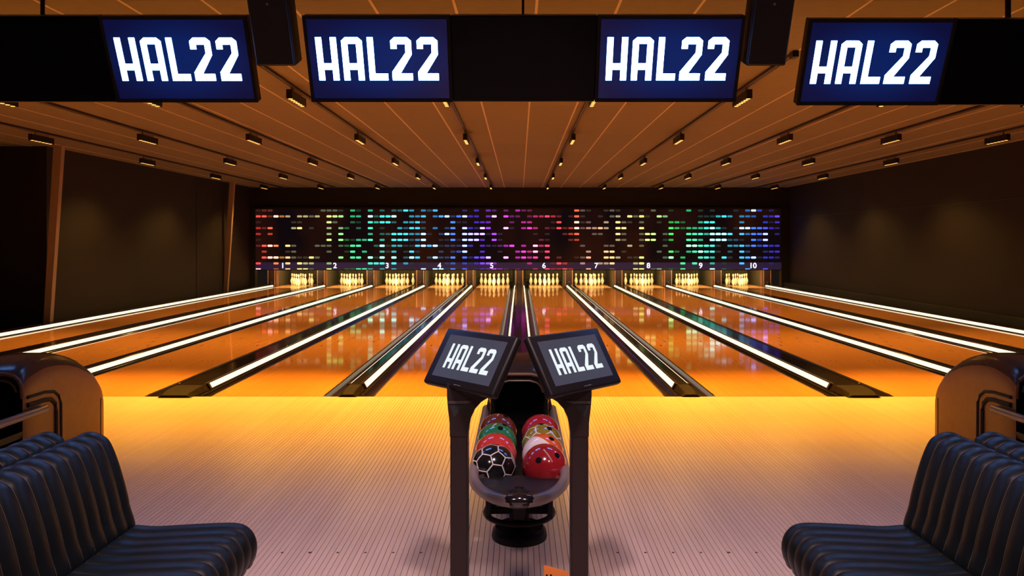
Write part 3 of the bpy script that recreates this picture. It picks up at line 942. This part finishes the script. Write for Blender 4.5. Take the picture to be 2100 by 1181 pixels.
def make_return(label):
    B = thing('ball_return', label, 'ball return', (0, 0, 0), group='ball returns')
    hm = MB()
    ys = spline([Vector((h[0], h[1], h[2], h[3])) for h in HOOD], 3, False)
    rings = [hood_ring(*p) for p in ys]
    hm.loft(rings, caps=False)
    nr = len(rings[0])
    last = len(rings) - 1
    hm.f.append(tuple(last * nr + k for k in range(nr)))
    shell = hm.obj('hood', [M_bronze, M_bronze_dark], B, True)
    for i, p in enumerate(shell.data.polygons):
        if i < (len(rings) - 1) * nr and 4 <= i % nr <= nr - 6:
            p.material_index = 1
    # dark opening at the front
    r0 = rings[0]
    op = MB()
    op.loft([r0, [(x * 0.9, y + 0.02, z * 0.93) for x, y, z in r0], [(x * 0.86, y + 0.45, z * 0.9) for x, y, z in r0]], caps=False)
    n0 = len(op.v) - nr
    op.f.append(tuple(n0 + k for k in range(nr)))
    op.obj('opening', M_mattblack, B, True)
    # lip over the mouth
    lip = [(p[0], p[1] - 0.004, p[2] + 0.004) for p in r0[2:-2]]
    MB().tube(lip, 0.012, 8).obj('mouth_lip', M_bronze, B, True)
    lip = [(p[0] * 0.86, p[1] - 0.012, p[2] - 0.035) for p in r0[4:-4]]
    MB().tube(lip, 0.007, 8).obj('inner_lip', M_edge, B, True)
    for s in (-1, 1):
        x = s * 0.189
        MB().tube([(x, 4.78, .505), (x, 4.95, .505), (x, 5.05, .49), (x, 5.10, .455), (x, 5.125, .40), (x, 5.13, .02)], 0.011, 8).obj('side_groove', M_mattblack, B, True)
        MB().tube([(x, 4.78, .455), (x, 4.95, .455), (x, 5.02, .445), (x, 5.06, .41), (x, 5.07, .36), (x, 5.075, .02)], 0.016, 8).obj('side_groove', M_mattblack, B, True)
        MB().tube([(x * .985, 5.62, .33), (x * .985, 5.62, .02)], 0.0045, 6).obj('seam', M_black, B)
    # rack body under the balls
    body = [(-.172, .258), (.172, .258), (.180, .285), (.178, .300), (.165, .284), (.125, .266), (.075, .288), (.05, .325), (.0, .335), (-.05, .325), (-.075, .288), (-.125, .266), (-.165, .284), (-.178, .300), (-.180, .285)]
    MB().prism(body, 'y', 3.63, 4.80).obj('ball_track', M_black, B)
    # tubular rim
    path = [(-.215, 4.92, .405), (-.215, 4.4, .405), (-.215, 3.9, .405), (-.215, 3.62, .405)]
    for k in range(1, 18):
        a = PI + PI * k / 18
        path.append((.215 * math.cos(a), 3.56 + .37 * math.sin(a), .405 - 0.012 * abs(math.sin(a))))
    path += [(.215, 3.62, .405), (.215, 3.9, .405), (.215, 4.4, .405), (.215, 4.92, .405)]
    MB().tube(path, 0.0245, 12).obj('rim_tube', M_tube, B, True)
    # tray inside the front of the rim
    half = [(.20 * math.cos(PI + PI * k / 16), 3.53 + .33 * math.sin(PI + PI * k / 16)) for k in range(17)]
    half += [(.2 - .4 * k / 12, 3.515 + .065 * (1 - ((.2 - .4 * k / 12) / .2) ** 2)) for k in range(1, 12)]
    MB().prism(half, 'z', .36, .385).obj('tray', mat('satin_black', (0.010, 0.008, 0.007), 0.45, spec=0.35), B)
    MB().lathe([(.056, 0), (.054, .006), (.046, .007), (.044, .013), (.035, .014), (.033, .019), (.022, .019), (.020, .012), (.0001, .012)], 24, (0, 3.345, .383)).obj('tray_boss', MATS['satin_black'], B, True)
    cl = []
    for k in range(13):
        a = 1.5 * PI + (k / 6 - 1) * 0.25
        cl.append((.215 * math.cos(a), 3.56 + .37 * math.sin(a) + .004, .396))
    rr = [.0245 + .006 * math.sin(PI * k / 12) ** 0.5 for k in range(13)]
    MB().tube(cl, rr, 12).obj('rim_clip', M_black_gloss, B, True)
    lipw = [(-.10, 3.29), (.10, 3.29), (.048, 3.20), (-.048, 3.20)]
    MB().prism(lipw, 'z', .384, .398).obj('tray_lip', M_black_gloss, B)
    # stand
    MB().bbox(-.03, .03, 3.56, 3.62, .155, .37, .006, 1).obj('stem', M_black, B)
    MB().bbox(-.05, .05, 3.79, 3.87, .05, .262, .006, 1).obj('column', M_black, B)
    ring = [(.165 * math.cos(2 * PI * k / 28), 3.72 + .17 * math.sin(2 * PI * k / 28), .165) for k in range(28)]
    MB().tube(ring, .014, 8, True).obj('lower_ring', M_black, B, True)
    MB().bbox(-.16, .16, 3.655, 3.685, .175, .205, .004, 1).obj('cross_bar', M_black, B)
    for s in (-1, 1):
        MB().bbox(s * .148 - .013, s * .148 + .013, 3.63, 3.66, .16, .30, .004, 1).obj('upright', M_black, B)
    MB().lathe([(.0001, 0), (.138, 0), (.140, .010), (.134, .040), (.120, .056), (.0001, .058)], 32, (0, 3.83, 0)).obj('foot', M_black, B, True)
    MB().bbox(-.07, .07, 4.3, 4.45, 0, .20, .008, 1).obj('rear_leg', M_black, B)
    return B


ret = make_return('ball return between the score consoles with eight coloured balls on its rack')
for x, lab in ((-3.28, 'bronze hooded ball return behind the bench at the left edge'), (3.28, 'bronze hooded ball return behind the bench at the right edge')):
    o = copy_tree(ret)
    o.location = (x, 0, 0)
    o['label'] = lab

# ================================================================== BALLS
R = 0.108
bm = bmesh.new()
bmesh.ops.create_icosphere(bm, subdivisions=4, radius=R)
sph = ([v.co[:] for v in bm.verts], [[q.index for q in f.verts] for f in bm.faces])
bm.free()


def soccer_edges():
    phi = (1 + 5 ** .5) / 2
    pts = set()
    for a, b, c in ((0, 1, 3 * phi), (1, 2 + phi, 2 * phi), (phi, 2, 2 * phi + 1)):
        for s1 in (-1, 1):
            for s2 in (-1, 1):
                for s3 in (-1, 1):
                    v = (a * s1, b * s2, c * s3)
                    for k in range(3):
                        pts.add(tuple(round(v[(i + k) % 3], 6) + 0.0 for i in range(3)))
    P = [Vector(p) for p in pts]
    E = [(p.normalized(), q.normalized()) for i, p in enumerate(P) for q in P[i + 1:] if abs((p - q).length - 2) < 0.01]
    return E


def soccer_lines(rot, wd=0.0027):
    mb = MB()
    rm = Euler(rot).to_matrix()
    for p, q in soccer_edges():
        p, q = rm @ p, rm @ q
        path = [((p * (1 - t / 5) + q * (t / 5)).normalized()) * (R + 0.0001) for t in range(6)]
        side = p.cross(q).normalized()
        v, f = [], []
        for c in path:
            n_ = c.normalized()
            v += [c + side * wd + n_ * 0.0002, c - side * wd + n_ * 0.0002]
        f = [(2 * i, 2 * i + 1, 2 * i + 3, 2 * i + 2) for i in range(5)]
        mb.add(v, f)
    return mb


def hole(direction, r=0.0150):
    d = Vector(direction).normalized()
    z = Vector((0, 0, 1))
    q = z.rotation_difference(d).to_matrix()
    mb = MB()
    n = 16
    zt = math.sqrt(R * R - r * r)
    ringo = [q @ Vector((r * 1.0 * math.cos(2 * PI * k / n), r * math.sin(2 * PI * k / n), zt + 0.0006)) for k in range(n)]
    top = [q @ Vector((r * .55 * math.cos(2 * PI * k / n), r * .55 * math.sin(2 * PI * k / n), math.sqrt(R * R - (r * .55) ** 2) + 0.0006)) for k in range(n)]
    mb.loft([ringo, top], caps=False)
    mb.f.append(tuple(range(n, 2 * n)))
    return mb


def ball_mat(name, col, col2=None, patch=None):
    m = mat(name, col, 0.14, noise=0.16, nsize=14, coat=0.6, coat_rough=0.04)
    return m


def two_tone(name, c1, c2, d, cut):
    m = mat(name, c1, 0.14, coat=0.6)
    nt = m.node_tree
    tc = nt.nodes.new('ShaderNodeTexCoord')
    dt = nt.nodes.new('ShaderNodeVectorMath')
    dt.operation = 'DOT_PRODUCT'
    dt.inputs[1].default_value = d
    gt = nt.nodes.new('ShaderNodeMath')
    gt.operation = 'GREATER_THAN'
    gt.inputs[1].default_value = cut
    mx = nt.nodes.new('ShaderNodeMix')
    mx.data_type = 'RGBA'
    mx.inputs['A'].default_value = (*c1, 1)
    mx.inputs['B'].default_value = (*c2, 1)
    nt.links.new(tc.outputs['Object'], dt.inputs[0])
    nt.links.new(dt.outputs['Value'], gt.inputs[0])
    nt.links.new(gt.outputs[0], mx.inputs['Factor'])
    nt.links.new(mx.outputs['Result'], nt.nodes['Principled BSDF'].inputs['Base Color'])
    return m


def make_ball(label, x, y, m, holes=(), lines=None, z=0.400):
    me = mesh('bowling_ball', sph[0], sph[1], m, True)
    B = link('bowling_ball', me, None, (x, y, z))
    tag(B, label, 'bowling ball', 'bowling balls on the central rack')
    for h in holes:
        hole(h).obj('finger_hole', M_hole, B, True)
    if lines is not None:
        soccer_lines(lines).obj('line_pattern', M_white_line, B)
    return B


BX = 0.121
make_ball('black bowling ball with white football pattern lines, front of left row', -BX - .003, 3.66, ball_mat('black_ball', (0.008, 0.008, 0.008)), (), (0.35, 0.18, 0.15))
make_ball('plain bright red bowling ball behind the black patterned ball', -BX, 3.88, ball_mat('red_ball', (0.50, 0.035, 0.03)))
g = make_ball('green bowling ball with dark finger holes in the left row', -BX, 4.10, ball_mat('green_ball', (0.015, 0.17, 0.06)), ((.20, -.48, .86), (.39, -.06, .92)))
b4 = make_ball('dark maroon bowling ball at the back of the left row', -BX, 4.32, ball_mat('maroon_ball', (0.13, 0.022, 0.016)), ((.41, -.16, .90),))
b5 = make_ball('dark red bowling ball with two holes and white script, front of right row', BX, 3.64, ball_mat('crimson_ball', (0.30, 0.012, 0.018)), ((-.29, -.81, .52), (.53, -.53, .65)), z=0.408)
make_ball('orange and white two-tone bowling ball in the right row', BX, 3.86, two_tone('orange_white_ball', (0.62, 0.10, 0.02), (0.72, 0.62, 0.58), (-0.65, -0.65, -0.39), -0.0054), ((.38, -.31, .87),))
make_ball('olive yellow bowling ball with pale football pattern lines in the right row', BX, 4.08, ball_mat('olive_ball', (0.24, 0.17, 0.025)), ((.37, -.36, .86), (-.04, -.02, 1.0)), (0.5, 0.3, 0.3))
make_ball('bright crimson bowling ball without holes at the back of the right row', BX, 4.30, ball_mat('cherry_ball', (0.40, 0.015, 0.03)))
# white arcs and the script on three balls


def arc_strip(ball, pts, wd, name='stripe_mark'):
    mb = MB()
    mb.tube([Vector(p).normalized() * (R + 0.0002) for p in pts], wd, 6)
    mb.obj(name, M_white_line, ball)


arc_strip(g, [(-.02, -.15, .98), (-.13, -.25, .95), (-.2, -.38, .90), (-.22, -.48, .84)], 0.0022)
arc_strip(b4, [(.05, -.1, .98), (.0, -.2, .97), (-.02, -.3, .95)], 0.0025)
scr = []
for k in range(34):
    t = k / 33
    c = Vector((-.06 + .36 * t, -.45 - .37 * t, .88 - .42 * t))
    scr.append(c + Vector((.05, .0, .04)) * math.sin(k * 2.4) * (0.55 if k % 5 else 1.0))
arc_strip(b5, scr, 0.0014, 'script_mark')

# ================================================================== SCORE CONSOLES
logo_small = logo_mesh(0.258, 0.104, M_text_small, 0.0006)


def console(s, label, X, a, t):
    Kx = s * 0.230
    Ky = 2.93
    K = thing('score_console', label, 'score console', (Kx, Ky, 0), group='score consoles')
    post = [(-.028, -.040), (.028, -.040), (.033, -.034), (.033, .055), (-.033, .055), (-.033, -.034)]
    MB().prism(post, 'z', 0.0, .80).obj('post', M_dark_steel, K)
    MB().bbox(-.038, .038, -.06, .08, 0, .012, .004, 1).obj('base_plate', M_dark_steel, K)
    # flared neck, wider towards the inner side (towards the rack)
    i = -s
    neck = [(-.034 * i, .745), (-.035 * i, .80), (-.041 * i, .850), (-.045 * i, .90), (-.045 * i, .945), (.004 * i, .945), (.012 * i, .914), (.029 * i, .904), (.046 * i, .912), (.056 * i, .945), (.116 * i, .945), (.110 * i, .892), (.085 * i, .876), (.062 * i, .850), (.046 * i, .815), (.037 * i, .775), (.034 * i, .745)]
    nk = MB().prism(neck, 'y', -.042, .050).obj('neck', M_dark_steel, K)
    tri = [(-.035 * i, .864), (.022 * i, .864), (-.018 * i, .818)]
    MB().prism(tri, 'y', -.0435, -.038).obj('recess', M_mattblack, nk)
    bar = [(-.040 * i, .870), (.032 * i, .870), (.055 * i, .882), (-.040 * i, .880)]
    MB().prism(bar, 'y', -.0445, -.038).obj('ledge', mat('dull_ledge', (0.045, 0.03, 0.027), 0.45), nk)
    # monitor
    u = Vector((math.cos(a), math.sin(a), 0))
    n_ = Vector((math.sin(a) * math.cos(t), -math.cos(a) * math.cos(t), math.sin(t)))
    v = n_.cross(u)
    mtx = Matrix((u, v, n_)).transposed()
    Mo = MB().bbox(-.205, .205, -.121, .121, -.034, 0.0, .010, 3).obj('monitor', M_black, K, True, (X - Kx, 2.90 - Ky, 1.035), mtx.to_euler())
    MB().box(-.167, .167, -.086, .092, -.0004, .0006).obj('screen', M_tablet, Mo)
    link('lettering', logo_small, Mo, (0.003, 0.004, 0.0007))
    MB().box(-.020, .020, -.1070, -.1045, -.0004, .0004).obj('badge', mat('badge_print', (0.10, 0.09, 0.09), 0.5), Mo)
    MB().bbox(-.07, .07, -.05, .05, -.075, -.033, .01, 2).obj('mount', M_black, Mo, True)
    return K


console(-1, 'left score console, tilted HAL22 monitor turned to the left on a dark post', -0.194, -0.80, 0.564)
console(1, 'right score console, tilted HAL22 monitor turned to the right on a dark post', 0.218, 0.785, 0.55)

# orange card in a holder on the right post
K = thing('info_card', 'orange card in a black holder beside the foot of the right console post', 'card', (0.142, 2.90, 0.0))
MB().prism([(-.048, .05), (.046, .05), (.046, .226), (-.048, .252)], 'y', -.002, .002).obj('card', mat('orange_card', (0.55, 0.15, 0.015), 0.5, noise=0.04, nsize=9), K)
for a, b in ((-.041, -.034), (-.025, -.018)):
    MB().box(a, b, -.0026, -.002, .185, .218).obj('lettering', M_hole, K)
MB().box(-.034, -.025, -.0026, -.002, .198, .205).obj('lettering', M_hole, K)
MB().bbox(-.055, .04, -.04, .04, 0, .05, .005, 1).obj('holder', M_black, K)

# ================================================================== BENCHES
BACK = [(-1.398, .44), (-1.405, .54), (-1.437, .666), (-1.472, .757), (-1.503, .788), (-1.545, .80), (-1.587, .788), (-1.612, .75), (-1.614, .60), (-1.60, .44)]
SEAT = [(-1.45, .452), (-1.30, .460), (-1.12, .470), (-1.01, .470), (-.962, .440), (-.945, .39), (-.957, .335), (-.995, .305), (-1.20, .295), (-1.45, .295)]
PITCH = 0.068
Y_FAR, Y_NEAR = 2.77, 0.85


def ribbed(profile, depth, cx_, cz_):
    P = spline(profile, 5, True)
    n = len(P)
    N = []
    for k in range(n):
        t = (P[(k + 1) % n] - P[k - 1]).normalized()
        N.append(Vector((t.y, -t.x)))
    # make normals point outward
    cen = Vector((cx_, cz_))
    if sum((P[k] - cen).dot(N[k]) for k in range(n)) < 0:
        N = [-q for q in N]
    rings = []
    y = Y_FAR
    per = 8
    total = int((Y_FAR - Y_NEAR) / PITCH) * per
    for j in range(total + 1):
        u = (j % per) / per
        d = depth * (1 - abs(math.sin(PI * u)) ** 0.55)
        yy = Y_FAR - j * PITCH / per
        sh = 0.0
        if j <= 3:
            sh = (0.040, 0.017, 0.006, 0.0)[j]
            d = min(d, 0.004)
        rings.append([((P[k] - N[k] * (d + sh)).x, yy, (P[k] - N[k] * (d + sh)).y) for k in range(n)])
    mb = MB()
    mb.loft(rings)
    return mb, P, N


def make_bench(label):
    B = thing('bench', label, 'bench', (-1.45, 2.0, 0), group='ribbed leather benches')
    off = (1.45, -2.0, 0)
    mb, P, N = ribbed(BACK, 0.009, -1.5, .62)
    mb.obj('backrest', M_leather, B, True, off)
    n = len(P)
    path = [(P[k % n] - N[k % n] * 0.0085) for k in range(0, 36)]
    pm = MB().tube([(p.x, 0, p.y) for p in path], 0.0014, 6).me('piping', M_piping, True)
    for j in range(1, int((Y_FAR - Y_NEAR) / PITCH) + 1):
        link('piping', pm, B, (off[0], off[1] + Y_FAR - j * PITCH, 0))
    mb, P, N = ribbed(SEAT, 0.009, -1.2, .38)
    mb.obj('seat', M_leather, B, True, off)
    n = len(P)
    path = [(P[k % n] - N[k % n] * 0.0085) for k in range(2, 40)]
    pm = MB().tube([(p.x, 0, p.y) for p in path], 0.0012, 6).me('piping', M_piping, True)
    for j in range(1, int((Y_FAR - Y_NEAR) / PITCH) + 1):
        link('piping', pm, B, (off[0], off[1] + Y_FAR - j * PITCH, 0))
    MB().box(-1.56, -1.10, 0.9, 2.68, 0, .30).obj('plinth', M_mattblack, B, False, off)
    MB().bbox(-1.60, -1.42, 0.9, 2.70, .29, .46, .01, 1).obj('back_support', M_mattblack, B, False, off)
    return B


def mirror_bench(src, label, x_mirror):
    """the same bench facing the other way: turned half a turn, then slid so its far end lines up"""
    o = copy_tree(src)
    o['label'] = label
    return o


def make_mirrored(label, about):
    """bench built facing the other way, mirrored about x = about (mesh mirrored, no negative scale)"""
    B = thing('bench', label, 'bench', (2 * about + 1.45, 2.0, 0), group='ribbed leather benches')
    cache = {}
    for ch in bench0.children:
        me = cache.get(ch.data.name)
        if me is None:
            me = ch.data.copy()
            me.transform(Matrix.Scale(-1, 4, (1, 0, 0)))
            me.flip_normals()
            cache[ch.data.name] = me
        c = link(ch.name.split('.')[0], me, B, (-ch.location.x, ch.location.y, ch.location.z))
    return B


bench0 = make_bench('ribbed blue-black leather bench in the lower left corner, its seat towards the balls')
make_mirrored('ribbed leather bench back to back behind the lower left bench', -1.624)
make_mirrored('ribbed blue-black leather bench in the lower right corner, its seat towards the balls', 0.0)
o = copy_tree(bench0)
o.location = (-1.45 + 3.248, 2.0, 0)
o['label'] = 'ribbed leather bench back to back behind the lower right bench'
